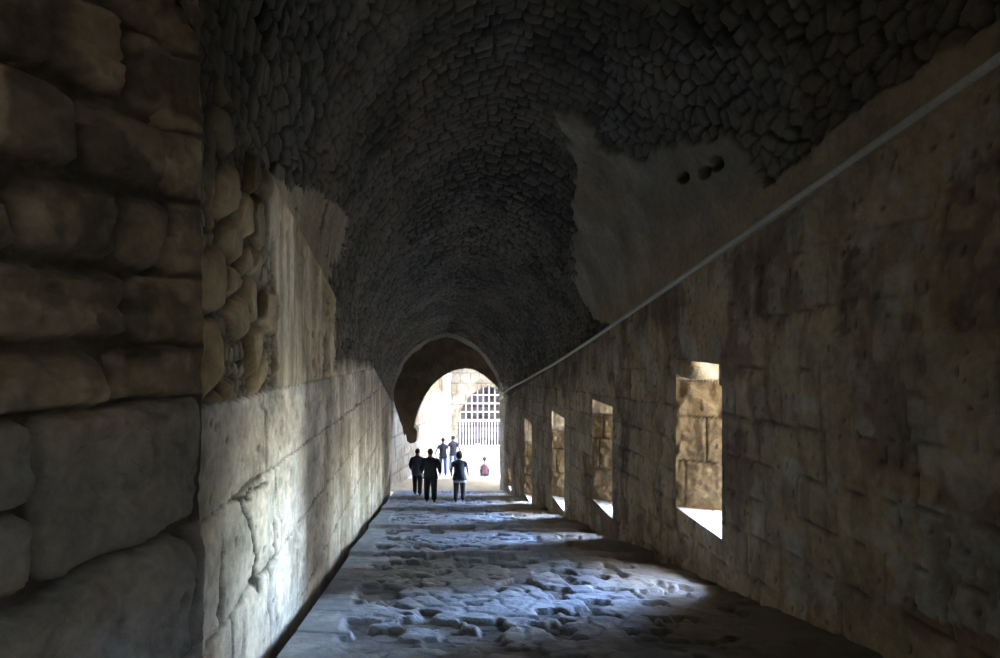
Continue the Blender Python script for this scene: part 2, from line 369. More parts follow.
# ------------------------------------------------------------------ vault
hw = (WR-WL)/2; cx = (WR+WL)/2; hh = CRN-SPR
x0 = (hh*hh-hw*hw)/(2*hw); R = hw+x0; phi = math.asin(hh/R)
n = 440
D = np.concatenate([[-6, -4.5, -3, -1.5, -.3], dline(.7, DEND+.1, 960, 1.5)])
A = np.linspace(-1, 1, n)
DD, AA = np.meshgrid(D, A, indexing='ij')
ang = (1-np.abs(AA))*phi
sx = np.where(AA < 0, 1, -1)
Wv = cx+sx*(x0-R*np.cos(ang)); Tv = SPR+R*np.sin(ang)
nw = sx*np.cos(ang); nz = -np.sin(ang)          # pointing into the passage
blend = sst(.06, 0, np.abs(AA)); nw = nw*(1-blend)
arc = AA*R*phi
wa = arc+.16*(fbm(DD*.6, arc*1.0, 205)-.5)+.07*(fbm(DD*3.5, arc*3.5, 206)-.5); wd = DD+.16*(fbm(DD*1.1, arc*.9, 207)-.5)+.09*(fbm(DD*3.5, arc*3.5, 208)-.5)
rr = random.Random(3); ed = [-4.6]
while ed[-1] < 4.6: ed.append(ed[-1]+rr.uniform(.14, .26))
bd, bid, bu, bv = courses(wa, wd, list(np.cumsum([-7]+[rr.uniform(.13, .20) for _ in range(240)])), .14, .30, 9)
f1, f2, cid = voro(DD*5+.5*fbm(DD*3, arc*3, 215), arc*6.5+.5*fbm(DD*3, arc*3, 216), 19)
rub = sst(.46, .5, fbm(DD*.5, arc*.6, 218)+.12*sst(.5, .9, np.abs(AA)))
hC = -.06*(1-sst(.006, .03, bd))+.04*(bid-.5); hR = -.045*(1-sst(.03, .2, f2-f1))+.04*(cid-.5)
h = hC*(1-rub)+hR*rub+.12*(fbm(DD*.7, arc*.7, 220)-.5)+.03*(fbm(DD*4, arc*4, 221)-.5)
jt = (1-sst(.008, .028, bd))*(1-rub)+(1-sst(.04, .2, f2-f1))*rub
rid = bid*(1-rub)+cid*rub
c = lerp(np.array([.12, .105, .08]), np.array([.06, .053, .042]), rid)
c = lerp(c, np.array([.15, .12, .09])+0*c, .6*sst(.5, .65, fbm(DD*.9, arc*.9, 223)))
Xv = Wv-SH*DD; Zv = Tv-SL*DD
ux, uy = seen(Xv, DD, Zv); jx = 16*(fbm(DD*4, arc*4, 230)-.5)+8*(fbm(DD*12, arc*12, 231)-.5)
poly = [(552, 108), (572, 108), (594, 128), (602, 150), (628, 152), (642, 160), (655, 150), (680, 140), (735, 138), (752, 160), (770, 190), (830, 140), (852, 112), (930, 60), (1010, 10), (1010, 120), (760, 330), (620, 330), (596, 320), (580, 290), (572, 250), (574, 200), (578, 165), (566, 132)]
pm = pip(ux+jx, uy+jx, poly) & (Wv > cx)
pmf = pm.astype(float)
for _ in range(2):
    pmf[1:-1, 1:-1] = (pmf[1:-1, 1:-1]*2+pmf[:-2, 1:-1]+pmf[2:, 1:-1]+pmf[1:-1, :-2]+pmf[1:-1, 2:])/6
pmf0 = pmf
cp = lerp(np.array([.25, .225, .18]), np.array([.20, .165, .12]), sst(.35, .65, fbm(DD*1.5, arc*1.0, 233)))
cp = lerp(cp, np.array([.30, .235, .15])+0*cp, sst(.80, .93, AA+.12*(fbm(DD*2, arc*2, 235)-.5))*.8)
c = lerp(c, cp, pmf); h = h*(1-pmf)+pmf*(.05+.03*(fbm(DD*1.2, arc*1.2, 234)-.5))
m2 = sst(.60, .66, fbm(DD*.8+12, arc*1.1, 236))*(1-pmf)*.35
c = lerp(c, np.array([.15, .135, .11])+0*c, m2)
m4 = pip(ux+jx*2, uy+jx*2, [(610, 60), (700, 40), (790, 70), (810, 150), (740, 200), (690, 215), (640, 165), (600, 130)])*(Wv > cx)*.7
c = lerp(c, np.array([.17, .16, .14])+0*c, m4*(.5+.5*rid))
c = lerp(c, np.array([.02, .018, .015])+0*c, jt*.9*(1-pmf)*(1-m2*.7)); h = h*(1-m2*.6)
pl_ = [(222, 135), (245, 150), (268, 175), (290, 188), (320, 192), (346, 213), (342, 250), (324, 290), (318, 400), (180, 400), (200, 200)]
pm3 = (pip(ux+jx, uy+jx*1.5, pl_) & (Wv < cx) & (DD > 3.3)).astype(float)*sst(.47, .56, fbm(DD*2.2, arc*.9, 240)*.5+fbm(DD*6, arc*1.2, 241)*.5+.12)
c = lerp(c, lerp(np.array([.36, .31, .22]), np.array([.22, .18, .125]), fbm(DD*6, arc*1.3, 242)), pm3); h = h*(1-pm3*.6)
for (hx, hy, rx) in ((686, 176, 5.5), (708, 171, 6), (720, 162, 7)):
    hm = sst(1.25, .7, np.hypot((ux-hx)/rx, (uy-hy)/(rx*1.0)))*(Wv > cx)*(DD > 0)
    h = h-.16*hm; c = lerp(c, np.array([.01, .01, .01])+0*c, hm)
ends = sst(1, .985, np.abs(AA)); h = h*ends
P = np.stack([Wv+nw*h-SH*DD, DD, Tv+nz*h-SL*DD], -1)
grid_obj('ceiling', P, c, M_vault, flip=True)

# ------------------------------------------------------------------ floor: ramp with low kerbs across it
kerbs = [6.0-4.15, 6.0, 10.15, 14.0, 18.6, 22.8, 27.0]
GUT = WL+.17
D = np.concatenate([[-6, -4, -2, -.5], dline(.8, DEND, 760, .6)]); Wf = np.concatenate([np.linspace(GUT, 3.7, 190)])
DD, WW = np.meshgrid(D, Wf, indexing='ij')
Z = -EYE-SL*DD
st = np.zeros(DD.shape); kb = np.zeros(DD.shape)
for kd in kerbs:
    dd = DD+.05*(fbm(WW*1.5, DD*0+kd, 400)-.5)
    t = dd-kd
    amp = 0 if kd < 7 else .07
    st = st+amp*(sst(-.03, .0, t)*(1-sst(.0, 3.2, t)))      # rise at the kerb, then falling away to the ramp line
    kb = np.maximum(kb, (amp > 0)*sst(-.03, 0, t)*(1-sst(.22, .26, t)))
wx, wy = WW*3.1+.9*fbm(WW*2, DD*1.5, 401), DD*2.6+.9*fbm(WW*2+5, DD*1.5, 402)
f1, f2, cid = voro(wx, wy, 33)
dim = fbm(WW*3.2, DD*2.6, 403, 3)
rg = fbm(WW*9, DD*8, 405, 3)
hol = sst(.545, .60, dim+.10*(fbm(WW*9, DD*8, 404, 2)-.5))
h = .022*sst(.0, .15, f2-f1)*(.3+.7*cid) - .06*hol + .022*(rg-.5) + .05*(fbm(WW*.8, DD*.6, 407)-.5)
flat = sst(GUT+.42, GUT+.34, WW+.06*(fbm(WW*0, DD*2, 410)-.5))       # dressed slabs along the gutter
sd = np.abs(((DD+.2*WW)/.8) % 1-.5); sj = 1-sst(.0, .03, .5-sd)
h = h*(1-flat)+flat*(.015-.03*sj+.012*(rg-.5)); h = h*(1-kb*.75)+kb*.01
fn = sst(5.9, 5.2, DD+.6*(WW-1)*0+.5*(fbm(WW, DD, 415)-.5)); h = h*(1-fn*.6)+fn*.02
Z = Z+st+h
c = lerp(np.array([.26, .28, .33]), np.array([.17, .18, .215]), fbm(WW*4, DD*4, 420))
c = lerp(c, np.array([.38, .385, .40])+0*c, .6*sst(.55, .7, fbm(WW*6, DD*5, 421)))
c = lerp(c, np.array([.075, .065, .055])+0*c, .8*hol*(1-flat)*(1-kb)*(.4+.6*sst(.3, .6, fbm(WW*1.3, DD*1.1, 426))))
c = lerp(c, c*.5, (1-sst(.01, .07, f2-f1))*(1-flat)*.8)
rgt = sst(1.9, 2.7, WW+.5*(fbm(WW, DD, 423)-.5)); c = lerp(c, np.array([.20, .16, .115])+0*c, rgt*.85)  # brown dirt on the right, spread to paint shade past the light patch
P = np.stack([WW-SH*DD, DD, Z], -1)
grid_obj('floor', P, c, M_floor, flip=True)
# gutter along the left wall
Wg = np.array([WL-.15, WL+.02, GUT-.02, GUT-.005, GUT, GUT+.03]); Hg = np.array([-.24, -.26, -.25, -.2, -.02, -.0])
Dg = dline(.0, DEND, 300, .6); DD, WW = np.meshgrid(Dg, Wg, indexing='ij')
Zg = -EYE-SL*DD+Hg[None]+.02*(fbm(DD*4, WW*4, 440)-.5)*(WW < GUT-.01) - .01
c = colr((.05, .045, .04), DD.shape)
grid_obj('floor_gutter', np.stack([WW+.01*(fbm(DD*3, WW, 441)-.5)-SH*DD, DD, Zg], -1), c, M_floor, flip=True)

# back of the near part of the passage, behind us
bm = bmesh.new(); box(bm, (1, -6.2, 2), (14, .4, 12), 0); o = bm_obj('wall_back', bm, stone_mat('rear masonry', col=(.2, .17, .12))); o['kind'] = 'structure'

# ------------------------------------------------------------------ end wall with the broken pointed arch
DE = 28.8
def pz(x, y, d=DE): return ((x-500)/F*d, (329-y)/F*d)
opening = [(387, 500), (387, 396), (394, 400), (395.5, 408), (397.5, 413), (400, 421), (402.5, 427), (404, 436), (406, 434), (407, 441), (410, 443.5), (414, 443), (416.4, 441), (417.2, 431), (414.5, 427), (413.5, 429), (415, 420), (418, 409.5),
           (424, 397), (430.5, 387), (437, 380.5), (443.5, 376), (450, 372), (458, 369.4), (465.6, 368.5), (471, 369), (476, 370.7), (483, 374.6), (489, 379.6), (495, 385), (500.7, 391.5), (502.5, 400), (503, 420), (503, 440), (503, 500)]
op = [Vector(pz(*p)) for p in opening]
zb = -7.6
op[0].y = zb; op[-1].y = zb
outer = [Vector((WL-.5-SH*DE, zb)), Vector((WL-.5-SH*DE, 1.2)), Vector((WR+.5-SH*DE, 1.2)), Vector((WR+.5-SH*DE, zb))]
ring = op+[outer[3], outer[2], outer[1], outer[0]]
pts = []
rl = random.Random(2)
def dens(poly, step):
    out = []
    for i in range(len(poly)):
        a, b = poly[i], poly[(i+1) % len(poly)]; k = max(1, int((b-a).length/step))
        for j in range(k): out.append(a.lerp(b, j/k))
    return out
bnd = dens(ring, .12); nb = len(bnd)
poly2 = [(p.x, p.y) for p in bnd]
gx, gz = np.meshgrid(np.arange(outer[0].x+.05, outer[2].x, .09), np.arange(zb+.05, 1.2, .09))
gx = gx.ravel(); gz = gz.ravel(); ins = pip(gx, gz, poly2)
for x, z in zip(gx[ins], gz[ins]): pts.append(Vector((x+rl.uniform(-.02, .02), z+rl.uniform(-.02, .02))))
res = geometry.delaunay_2d_cdt(bnd+pts, [(i, (i+1) % nb) for i in range(nb)], [list(range(nb))], 1, 1e-5)
vs, fs = res[0], res[2]
vx = np.array([p.x for p in vs]); vz = np.array([p.y for p in vs])
wob = .05*(fbm(vx*2, vz*2, 500)-.5)+.02*(fbm(vx*7, vz*7, 501)-.5)
me = bpy.data.meshes.new('wall_far')
V = [(vx[i], DE-wob[i], vz[i]) for i in range(len(vs))]; nF = len(V)
THK = .75
opd = dens(op, .12)[:]
# keep only the open polyline part of the opening
cut = max(i for i, p in enumerate(opd) if (p-op[-1]).length < 1e-6)
opd = opd[:cut+1]
faces = [tuple(f) for f in fs]
base = len(V)
for p in opd: V.append((p.x, DE+.0, p.y))
for p in opd: V.append((p.x, DE+THK, p.y))
k = len(opd)
for i in range(k-1): faces.append((base+i, base+i+1, base+k+i+1, base+k+i))
b2 = len(V)
for i in range(nF): V.append((vx[i], DE+THK, vz[i]))
faces += [tuple(b2+j for j in f[::-1]) for f in fs]
me.from_pydata(V, [], faces); me.update()
at = me.attributes.new('tone', 'FLOAT_COLOR', 'POINT')
VV = np.array(V); fb = fbm(VV[:, 0]*1.5, VV[:, 2]*1.5, 505)
cc = lerp(np.array([.27, .20, .12]), np.array([.17, .125, .075]), sst(.3, .7, fb))
at.data.foreach_set('color', np.concatenate([cc, np.ones((len(cc), 1))], 1).reshape(-1).astype(np.float32))
o = bpy.data.objects.new('wall_far', me); C.objects.link(o); me.materials.append(M_wall); o['kind'] = 'structure'
# pale plaster rim where the vault meets the end wall (thin moulding following the vault curve)
rim = []
for aa in np.linspace(-1, 1, 90):
    an = (1-abs(aa))*phi; s_ = 1 if aa < 0 else -1
    r_ = R-.05-.07*vn(aa*9, 3.3, 8)-.03*vn(aa*25, 1.3, 9)
    rim.append((cx+s_*(x0-r_*math.cos(an)), SPR+r_*math.sin(an)))
bm = bmesh.new(); A_, B_, C_ = [], [], []
for i, (w, t) in enumerate(rim):
    aa = -1+2*i/89; an = (1-abs(aa))*phi; s_ = 1 if aa < 0 else -1
    wo_, to_ = cx+s_*(x0-(R+.2)*math.cos(an)), SPR+(R+.2)*math.sin(an)
    A_.append(bm.verts.new((w-SH*DE, DE-.28, t-SL*DE))); B_.append(bm.verts.new((wo_-SH*DE, DE-.30, to_-SL*DE))); C_.append(bm.verts.new((w-SH*DE, DE+.02, t-SL*DE)))
for i in range(89):
    bm.faces.new((A_[i], A_[i+1], B_[i+1], B_[i])); bm.faces.new((A_[i], C_[i], C_[i+1], A_[i+1]))
o = bm_obj('trim_1', bm, stone_mat('pale plaster rim', col=(.42, .38, .30)), None, True); o['kind'] = 'structure'

# ------------------------------------------------------------------ landing and courtyard
D = np.concatenate([np.linspace(DEND-.05, 34, 60), np.linspace(34.3, 52, 60)]); Xc = np.linspace(-7, 8, 100)
DD, XX = np.meshgrid(D, Xc, indexing='ij')
c = lerp(np.array([.40, .31, .19]), np.array([.29, .22, .13]), fbm(XX*3, DD*3, 601))
c = lerp(c, np.array([.6, .58, .53])+0*c, sst(30.9, 31.6, DD+.5*(fbm(XX, DD, 602)-.5)))  # shaded brown to sunlit pale: the shadow line is painted in
c = lerp(c, np.array([.16, .15, .14])+0*c, sst(39.3, 39.6, DD))
grid_obj('floor_landing', np.stack([XX, DD, ZL+.03*(fbm(XX*3, DD*3, 600)-.5)], -1), c, M_land, flip=True)

def X_at(px, d): return (px-500)/F*d
def court_wall(name, p0, p1, z0, z1, mat, arch=None, s=700, n=150, m=110, tone=((.44, .39, .31), (.34, .29, .22)), thick=.45, cs=.42, rough=.05):
    """wall between plan points p0 and p1; arch=(centre run, half width, spring z, apex z, base z) leaves a pointed opening"""
    p0 = np.array(p0, float); p1 = np.array(p1, float); Lw = np.linalg.norm(p1-p0); d = (p1-p0)/Lw; nn = np.array([d[1], -d[0]])
    if nn[1] > 0: nn = -nn
    U, V = np.meshgrid(np.linspace(0, Lw, n), np.linspace(z0, z1, m), indexing='ij')
    bd, bid, _, _ = courses(U+.04*fbm(U*2, V*2, s), V+.04*fbm(U*2, V*2, s+1), list(np.arange(z0-.2, z1+.6, cs)), .5, .95, s)
    h = -.03*(1-sst(.01, .04, bd))+rough*(fbm(U*2.5, V*2.5, s+2)-.5)*2+.02*(bid-.5)
    c = lerp(np.array(tone[0]), np.array(tone[1]), .5*bid+.5*fbm(U*2, V*2, s+3))
    c = lerp(c, c*.5, (1-sst(.006, .03, bd)))
    c = lerp(c, c*np.array([.7, .62, .52]), .7*sst(.52, .66, fbm(U*1.2, V*1.2, s+5)))
    mask = np.ones((n-1, m-1), bool)
    if arch:
        uc, hwid, zs, za, zb_ = arch
        hA = za-zs; xo = (hA*hA-hwid*hwid)/(2*hwid); RA = hwid+xo
        def top(u):
            q = np.clip(np.abs(u-uc), 0, hwid); return zs+np.sqrt(np.maximum(RA**2-(q+xo)**2, 0))
        # pull grid rows onto the arch curve
        tu = top(U); inside = (np.abs(U-uc) < hwid) & (V < tu)
        mask = ~((inside[:-1, :-1] & inside[1:, :-1]) & (inside[:-1, 1:] & inside[1:, 1:]))
        near = inside
        # snap boundary vertices
        dzv = (z1-z0)/(m-1); duv = Lw/(n-1)
        sn = inside & (tu-V < dzv) ; V = np.where(sn, tu, V)
        e1 = np.abs(np.abs(U-uc)-hwid); sn2 = inside & (e1 < duv) & (V < zs); U = np.where(sn2, uc+np.sign(U-uc)*hwid, U)
    F_ = np.stack([p0[0]+d[0]*U+nn[0]*h, p0[1]+d[1]*U+nn[1]*h, V], -1)
    o = grid_obj(name, F_, c, mat, mask=mask)
    if arch:     # reveal of the opening
        cur = [(uc-hwid, z) for z in np.linspace(zb_, zs, 8)]+[(uc+x, float(top(uc+x))) for x in np.linspace(-hwid, hwid, 40)[1:-1]]+[(uc+hwid, z) for z in np.linspace(zs, zb_, 8)]
        cur = np.array(cur); K = np.linspace(-.06, thick, 6)
        Pq = np.zeros((len(cur), 6, 3))
        for j, kk in enumerate(K):
            Pq[:, j, 0] = p0[0]+d[0]*cur[:, 0]-nn[0]*kk; Pq[:, j, 1] = p0[1]+d[1]*cur[:, 0]-nn[1]*kk; Pq[:, j, 2] = cur[:, 1]
        grid_obj('arch_reveal', Pq, colr((.5, .46, .38), Pq.shape[:2]), mat, kind=None, parent=o)
    return o, p0, d, nn
pa, pb, pc_ = (X_at(388.5, 28.7), 28.7), (X_at(426, 34.2), 34.2), (X_at(446, 39.2), 39.2)
court_wall('wall_court_left', pa, pb, -7.3, .8, M_court, s=710, tone=((.46, .42, .34), (.38, .34, .27)), cs=.55, rough=.02)
WA = court_wall('wall_court_side', pb, pc_, -7.3, .8, M_court, arch=(2.45, 2.1, -5.3, -3.3, -7.0), s=720, tone=((.46, .36, .24), (.36, .26, .16)))
WB = court_wall('wall_court_back', (X_at(440, 39), 39), (X_at(560, 39), 39), -7.3, .8, M_court, arch=(X_at(489, 39)-X_at(440, 39), 1.83, -5.6, -3.33, -7.0), s=730, n=190, m=150, rough=.2, thick=.6, tone=((.56, .50, .40), (.40, .34, .25)), cs=.62)
# far masonry glimpsed through the grilles
court_wall('wall_beyond', (-9, 42.3), (8, 42.3), -7.2, .9, M_court, s=740, tone=((.22, .23, .26), (.30, .25, .2)))
bm = bmesh.new()
for (xa, xb, ya, yb) in ((-8.5, 5, DE+.4, 31.6), (-8.5, 5, 33.2, 45.5), (-8.5, -2.8, 31.6, 33.2), (.4, 5, 31.6, 33.2)):
    box(bm, ((xa+xb)/2, (ya+yb)/2, 1.0), (xb-xa, yb-ya, .5))
o = bm_obj('court_shade_roof', bm, stone_mat('added court roof masonry', col=(.42, .37, .29))); o['kind'] = 'structure'  # unseen roof with a hole, added to dim the court
court_wall('sky_block_left', (-7.6, 28), (-6.6, 46), -7.2, -.2, M_court, s=760, tone=((.40, .33, .24), (.34, .24, .15)))  # wall added to block open sky beyond the side arch
bm = bmesh.new(); box(bm, (2.75, 37.5, -3.3), (1.5, 17.5, 9), 0); o = bm_obj('wall_court_right', bm, M_court); o['kind'] = 'structure'
at = o.data.attributes.new('tone', 'FLOAT_COLOR', 'POINT'); at.data.foreach_set('color', [.6, .55, .45, 1]*len(o.data.vertices))

M_iron = plain('white painted iron', (.78, .78, .76), .5)
# barred screen in the back arch
g = bpy.data.objects.new('barred_screen', None); C.objects.link(g); g.location = (X_at(489, 39), 39.3, ZL)
tag(g, 'large white barred metal screen filling the pointed arch at the back of the courtyard', 'grille')
hwid, zs, za = 1.83, 1.4, 3.67
hA = za-zs; xo = (hA*hA-hwid*hwid)/(2*hwid); RA = hwid+xo
def gtop(x): return zs+math.sqrt(max(RA**2-(abs(x)+xo)**2, 0))
xs = [-1.7+.34*i for i in range(11)]
for x in xs:
    bm = bmesh.new(); box(bm, (x, 0, gtop(x)/2), (.065, .05, gtop(x)), .005); bm_obj('upright_bar', bm, M_iron, g)
for z in (.12, 1.62, 2.12, 2.62, 3.12):
    hx = hwid if z < zs else max(.2, -xo+math.sqrt(max(RA**2-(z-zs)**2, 0)))
    bm = bmesh.new(); box(bm, (0, -.03, z), (2*hx, .05, .13 if z == 1.62 else .07), .005); bm_obj('cross_bar', bm, M_iron, g)
for x in [-1.53+.34*i for i in range(10)]:
    bm = bmesh.new(); box(bm, (x, 0, .87), (.045, .03, 1.45), .004); bm_obj('infill_bar', bm, M_iron, g)
# second screen in the side arch
p0 = WA[1]; d = WA[2]
g2 = bpy.data.objects.new('barred_screen', None); C.objects.link(g2); g2.location = (p0[0]+d[0]*2.45, p0[1]+d[1]*2.45+.05, ZL)
g2.rotation_euler = (0, 0, math.atan2(d[1], d[0]))
tag(g2, 'narrow looking white barred screen in the side arch behind the walking group', 'grille')
hwid, zs, za = 2.1, 1.7, 3.7
hA = za-zs; xo = (hA*hA-hwid*hwid)/(2*hwid) ; RA = hwid+xo
def gtop2(x): return zs+math.sqrt(max(RA**2-(abs(x)+xo)**2, 0))
for i in range(9):
    x = -1.8+.45*i
    bm = bmesh.new(); box(bm, (x, 0, gtop2(x)/2), (.07, .05, gtop2(x)), .005); bm_obj('upright_bar', bm, M_iron, g2)
for z in (.15, 1.5, 2.3):
    hx = hwid if z < zs else -xo+math.sqrt(max(RA**2-(z-zs)**2, 0))
    bm = bmesh.new(); box(bm, (0, -.03, z), (2*hx, .05, .1), .005); bm_obj('cross_bar', bm, M_iron, g2)
# round white column at the junction
bm = bmesh.new()
prof = [(0, .34), (.12, .34), (.16, .28), (4.1, .25), (4.2, .31), (4.45, .33), (4.45, .0)]
M_white = plain('limewashed stone', (.74, .72, .66), .8)
rings = []
for (z, r) in prof: rings.append([bm.verts.new((r*math.cos(a*math.pi/12), r*math.sin(a*math.pi/12), z)) for a in range(24)])
for A_, B_ in zip(rings, rings[1:]):
    for q_ in range(24): bm.faces.new((A_[q_], A_[(q_+1) % 24], B_[(q_+1) % 24], B_[q_]))
o = bm_obj('stone_column', bm, M_white, None, True); o.location = (X_at(446.2, 38.2), 38.2, ZL)
tag(o, 'round white stone column standing between the two barred arches', 'column')
# low kerb ramp in the courtyard
bm = bmesh.new()
q_ = [(X_at(457, 36), 36, 0), (X_at(477, 38), 38, 0), (X_at(477, 38)+.25, 37.9, 0), (X_at(458, 36)+.2, 35.9, 0)]
v0 = [bm.verts.new(Vector(p)) for p in q_]; v1 = [bm.verts.new(Vector(p)+Vector((0, 0, .12 if i in (0, 3) else .5))) for i, p in enumerate(q_)]
bm.faces.new(v0[::-1]); bm.faces.new(v1)
for i in range(4): bm.faces.new((v0[i], v0[(i+1) % 4], v1[(i+1) % 4], v1[i]))
bmesh.ops.bevel(bm, geom=list(bm.edges), offset=.02, segments=2, affect='EDGES')
o = bm_obj('stone_parapet', bm, M_white); o.location = (0, 0, ZL); tag(o, 'low sloping white parapet on the sunlit courtyard floor', 'parapet')

# ------------------------------------------------------------------ cable along the right wall
path = [(2.2, 2.36, 0), (4.08, 2.34, 0), (7, 2.33, 0), (10, 2.31, 0), (13.9, 2.30, 0), (17, 2.32, 0), (18.6, 2.36, .0), (19.7, 2.37, .02), (21.2, 2.39, .04), (23.7, 2.47, .05), (25.5, 2.5, .05), (27.9, 2.5, .06), (28.7, 2.46, .08)]
pts = []
for (a, b) in zip(path, path[1:]):
    for k_ in range(8):
        t = k_/8; pts.append(tuple(a[j]*(1-t)+b[j]*t for j in range(3)))
pts.append(path[-1])
bm = bmesh.new(); tube(bm, [((WR-.13-w)-SH*d, d, t-SL*d) for d, t, w in pts], .033, 10)
o = bm_obj('cable', bm, plain('pale grey cable sheath', (.40, .40, .36), .95), None, True)
tag(o, 'long pale grey cable running down the right wall towards the arch', 'cable')

# ------------------------------------------------------------------ people
def skin(name, pts, edges, mat, parent, root=0, sub=2):
    me = bpy.data.meshes.new(name); me.from_pydata([p[:3] for p in pts], edges, [])
    o = bpy.data.objects.new(name, me); C.objects.link(o)
    bm = bmesh.new(); bm.from_mesh(me); ly = bm.verts.layers.skin.verify(); bm.verts.ensure_lookup_table()
    for i, v_ in enumerate(bm.verts):
        r = pts[i][3]; v_[ly].radius = (r if not isinstance(r, tuple) else r[0], r if not isinstance(r, tuple) else r[1]); v_[ly].use_root = (i == root)
    bm.to_mesh(me); bm.free()
    o.modifiers.new('s', 'SKIN').use_smooth_shade = True
    o.modifiers.new('u', 'SUBSURF').levels = sub; o.modifiers['u'].render_levels = sub
    dg = bpy.context.evaluated_depsgraph_get(); m2 = bpy.data.meshes.new_from_object(o.evaluated_get(dg))
    o.modifiers.clear(); o.data = m2; m2.name = name; m2.materials.clear(); m2.materials.append(mat); smooth(o)
    if parent: o.parent = parent
    return o
def chain(pts, edges, prev, lst):
    for p in lst: pts.append(p); edges.append((prev, len(pts)-1)); prev = len(pts)-1
    return prev
def ell(bm, c, s, seg=14):
    r = bmesh.ops.create_uvsphere(bm, u_segments=seg, v_segments=10, radius=1)
    for v_ in r['verts']: v_.co = Vector((c[0]+v_.co.x*s[0], c[1]+v_.co.y*s[1], c[2]+v_.co.z*s[2]))
    return r['verts']
M_navy = plain('navy cloth', (.016, .02, .045)); M_black = plain('black cloth', (.012, .012, .014)); M_brown = plain('dark brown leather', (.03, .024, .02))
M_blue = plain('slate blue cloth', (.06, .075, .13)); M_jean = plain('blue denim', (.10, .16, .34)); M_grey = plain('grey cotton', (.3, .3, .31))
M_maroon = plain('maroon cloth', (.13, .06, .07)); M_white_c = plain('white cotton', (.7, .7, .72)); M_char = plain('charcoal cotton', (.05, .055, .075))
M_skin = plain('skin', (.38, .24, .17), .6); M_hair = plain('dark hair', (.018, .014, .012), .6); M_shoe = plain('dark shoes', (.03, .026, .024), .5)
def person(loc, rz, H, label, top, legs, hair=M_hair, build=1.16, arms=((.0, .0), (.0, .0)), stride=.08, hip=1.0, hair_len=0, long_top=.0, sleeves=True, hem=None, hs=1.0, lean=0):
    """figure facing +Y locally; arms = (outward, forward) for left and right hand"""
    k = H/1.75
    g = bpy.data.objects.new('person', None); C.objects.link(g); tag(g, label, 'person', None)
    B = build
    L = lambda x, y, z, r: (x*k, (y+lean*max(0, z-.9))*k, z*k, (r[0]*k, r[1]*k) if isinstance(r, tuple) else r*k)
    feet = ((-.125, stride), (.125, -stride))
    pts = [L(0, 0, .95, (.11*B*hip, .085*B))]; ed = []
    sp = chain(pts, ed, 0, [L(0, 0, 1.10, (.11*B, .08*B)), L(0, .0, 1.28, (.13*B, .09*B)), L(0, 0, 1.40, (.10*B, .07*B))])
    nk = chain(pts, ed, sp, [L(0, 0, 1.48, .075), L(0, .01, 1.55, .07), L(0, .02, 1.63, .095), L(0, .02, 1.69, .085)])
    hands = []
    for s_, (ou, fw) in zip((-1, 1), arms):
        sh = (s_*.175*B, 0, 1.39); el = (s_*(.225*B+ou*.6), -.03+fw*.3, 1.13); wr = (s_*(.23*B+ou), .03+fw, .90+abs(fw)*.4); hd = (s_*(.23*B+ou), .05+fw*1.2, .83+abs(fw)*.5)
        wp = chain(pts, ed, sp, [L(*sh, .05*B), L(*el, .04*B), L(*wr, .028), L(*hd, (.018, .036))])
        hx, hy, hz = hd
        for f_ in range(4):     # four fingers
            fx = (f_-1.5)*.02
            chain(pts, ed, wp, [L(hx, hy+fx, hz-.045, .0095), L(hx-s_*.008, hy+fx*1.1, hz-.085+abs(f_-1.4)*.006, .0085)])
        chain(pts, ed, wp, [L(hx-s_*.01, hy+.04, hz-.005, .0105), L(hx-s_*.015, hy+.052, hz-.04, .009)])
        hands.append((sh, el, wr))
    for s_, (fx, fy) in zip((-1, 1), feet):
        chain(pts, ed, 0, [L(s_*.095*hip, 0, .86, .085*B), L(s_*.105, fy*.45+.015, .49, .055), L(fx, fy-.01, .30, .05), L(fx, fy-.02, .09, .036), L(fx, fy+.06, .035, (.036, .028)), L(fx, fy+.15, .03, (.034, .022))])
    skin('body', pts, ed, M_skin, g)
    # head details: face, ears
    # clothing
    def loft(name, rings, mat):
        bm = bmesh.new(); rs = []
        for (z, rx, ry) in rings:
            rs.append([bm.verts.new(Vector(L(rx*math.cos(a*math.pi/12), ry*math.sin(a*math.pi/12)*(1+.06*math.cos(3*a*math.pi/12+z*9)), z, 0)[:3])) for a in range(24)])
        for A_, B_ in zip(rs, rs[1:]):
            for q_ in range(24): bm.faces.new((A_[q_], A_[(q_+1) % 24], B_[(q_+1) % 24], B_[q_]))
        bm.faces.new(rs[0][::-1]); bm.faces.new(rs[-1]); return bm_obj(name, bm, mat, g, True)
    hb = B*hip; zb_ = .80-long_top
    loft('jacket' if sleeves else 'shirt', [(zb_, .155*hb, .115*B), (zb_+.01, .178*hb, .135*B), (.92, .172*hb, .13*B), (1.06, .15*B, .115*B), (1.2, .152*B, .118*B), (1.32, .175*B, .12*B), (1.39, .18*B, .105*B), (1.435, .155*B, .09*B), (1.475, .105*B, .085), (1.50, .08, .075), (1.52, .066, .064), (1.525, .05, .05)], top)
    for (sh, el, wr) in hands:
        s3 = (sh[0]*.92, sh[1], sh[2]-.015)
        if sleeves: skin('sleeve', [L(s3[0]*.5, 0, 1.40, .085*B), L(*s3, .080*B), L(*el, .066*B), L(*wr, .046)], [(0, 1), (1, 2), (2, 3)], top, g)
        else: skin('sleeve', [L(s3[0]*.5, 0, 1.40, .085*B), L(*s3, .080*B), L((s3[0]+el[0])/2, (s3[1]+el[1])/2, (s3[2]+el[2])/2-.02, .066*B)], [(0, 1), (1, 2)], top, g)
    if hem: loft('shirt_hem', [(zb_-.07, .168*hb, .125*B), (zb_-.06, .175*hb, .13*B), (zb_+.02, .172*hb, .13*B), (zb_+.03, .15*hb, .11*B)], hem)
    ct = [L(0, 0, .96, (.115*B*hip, .09*B))]; ce = []
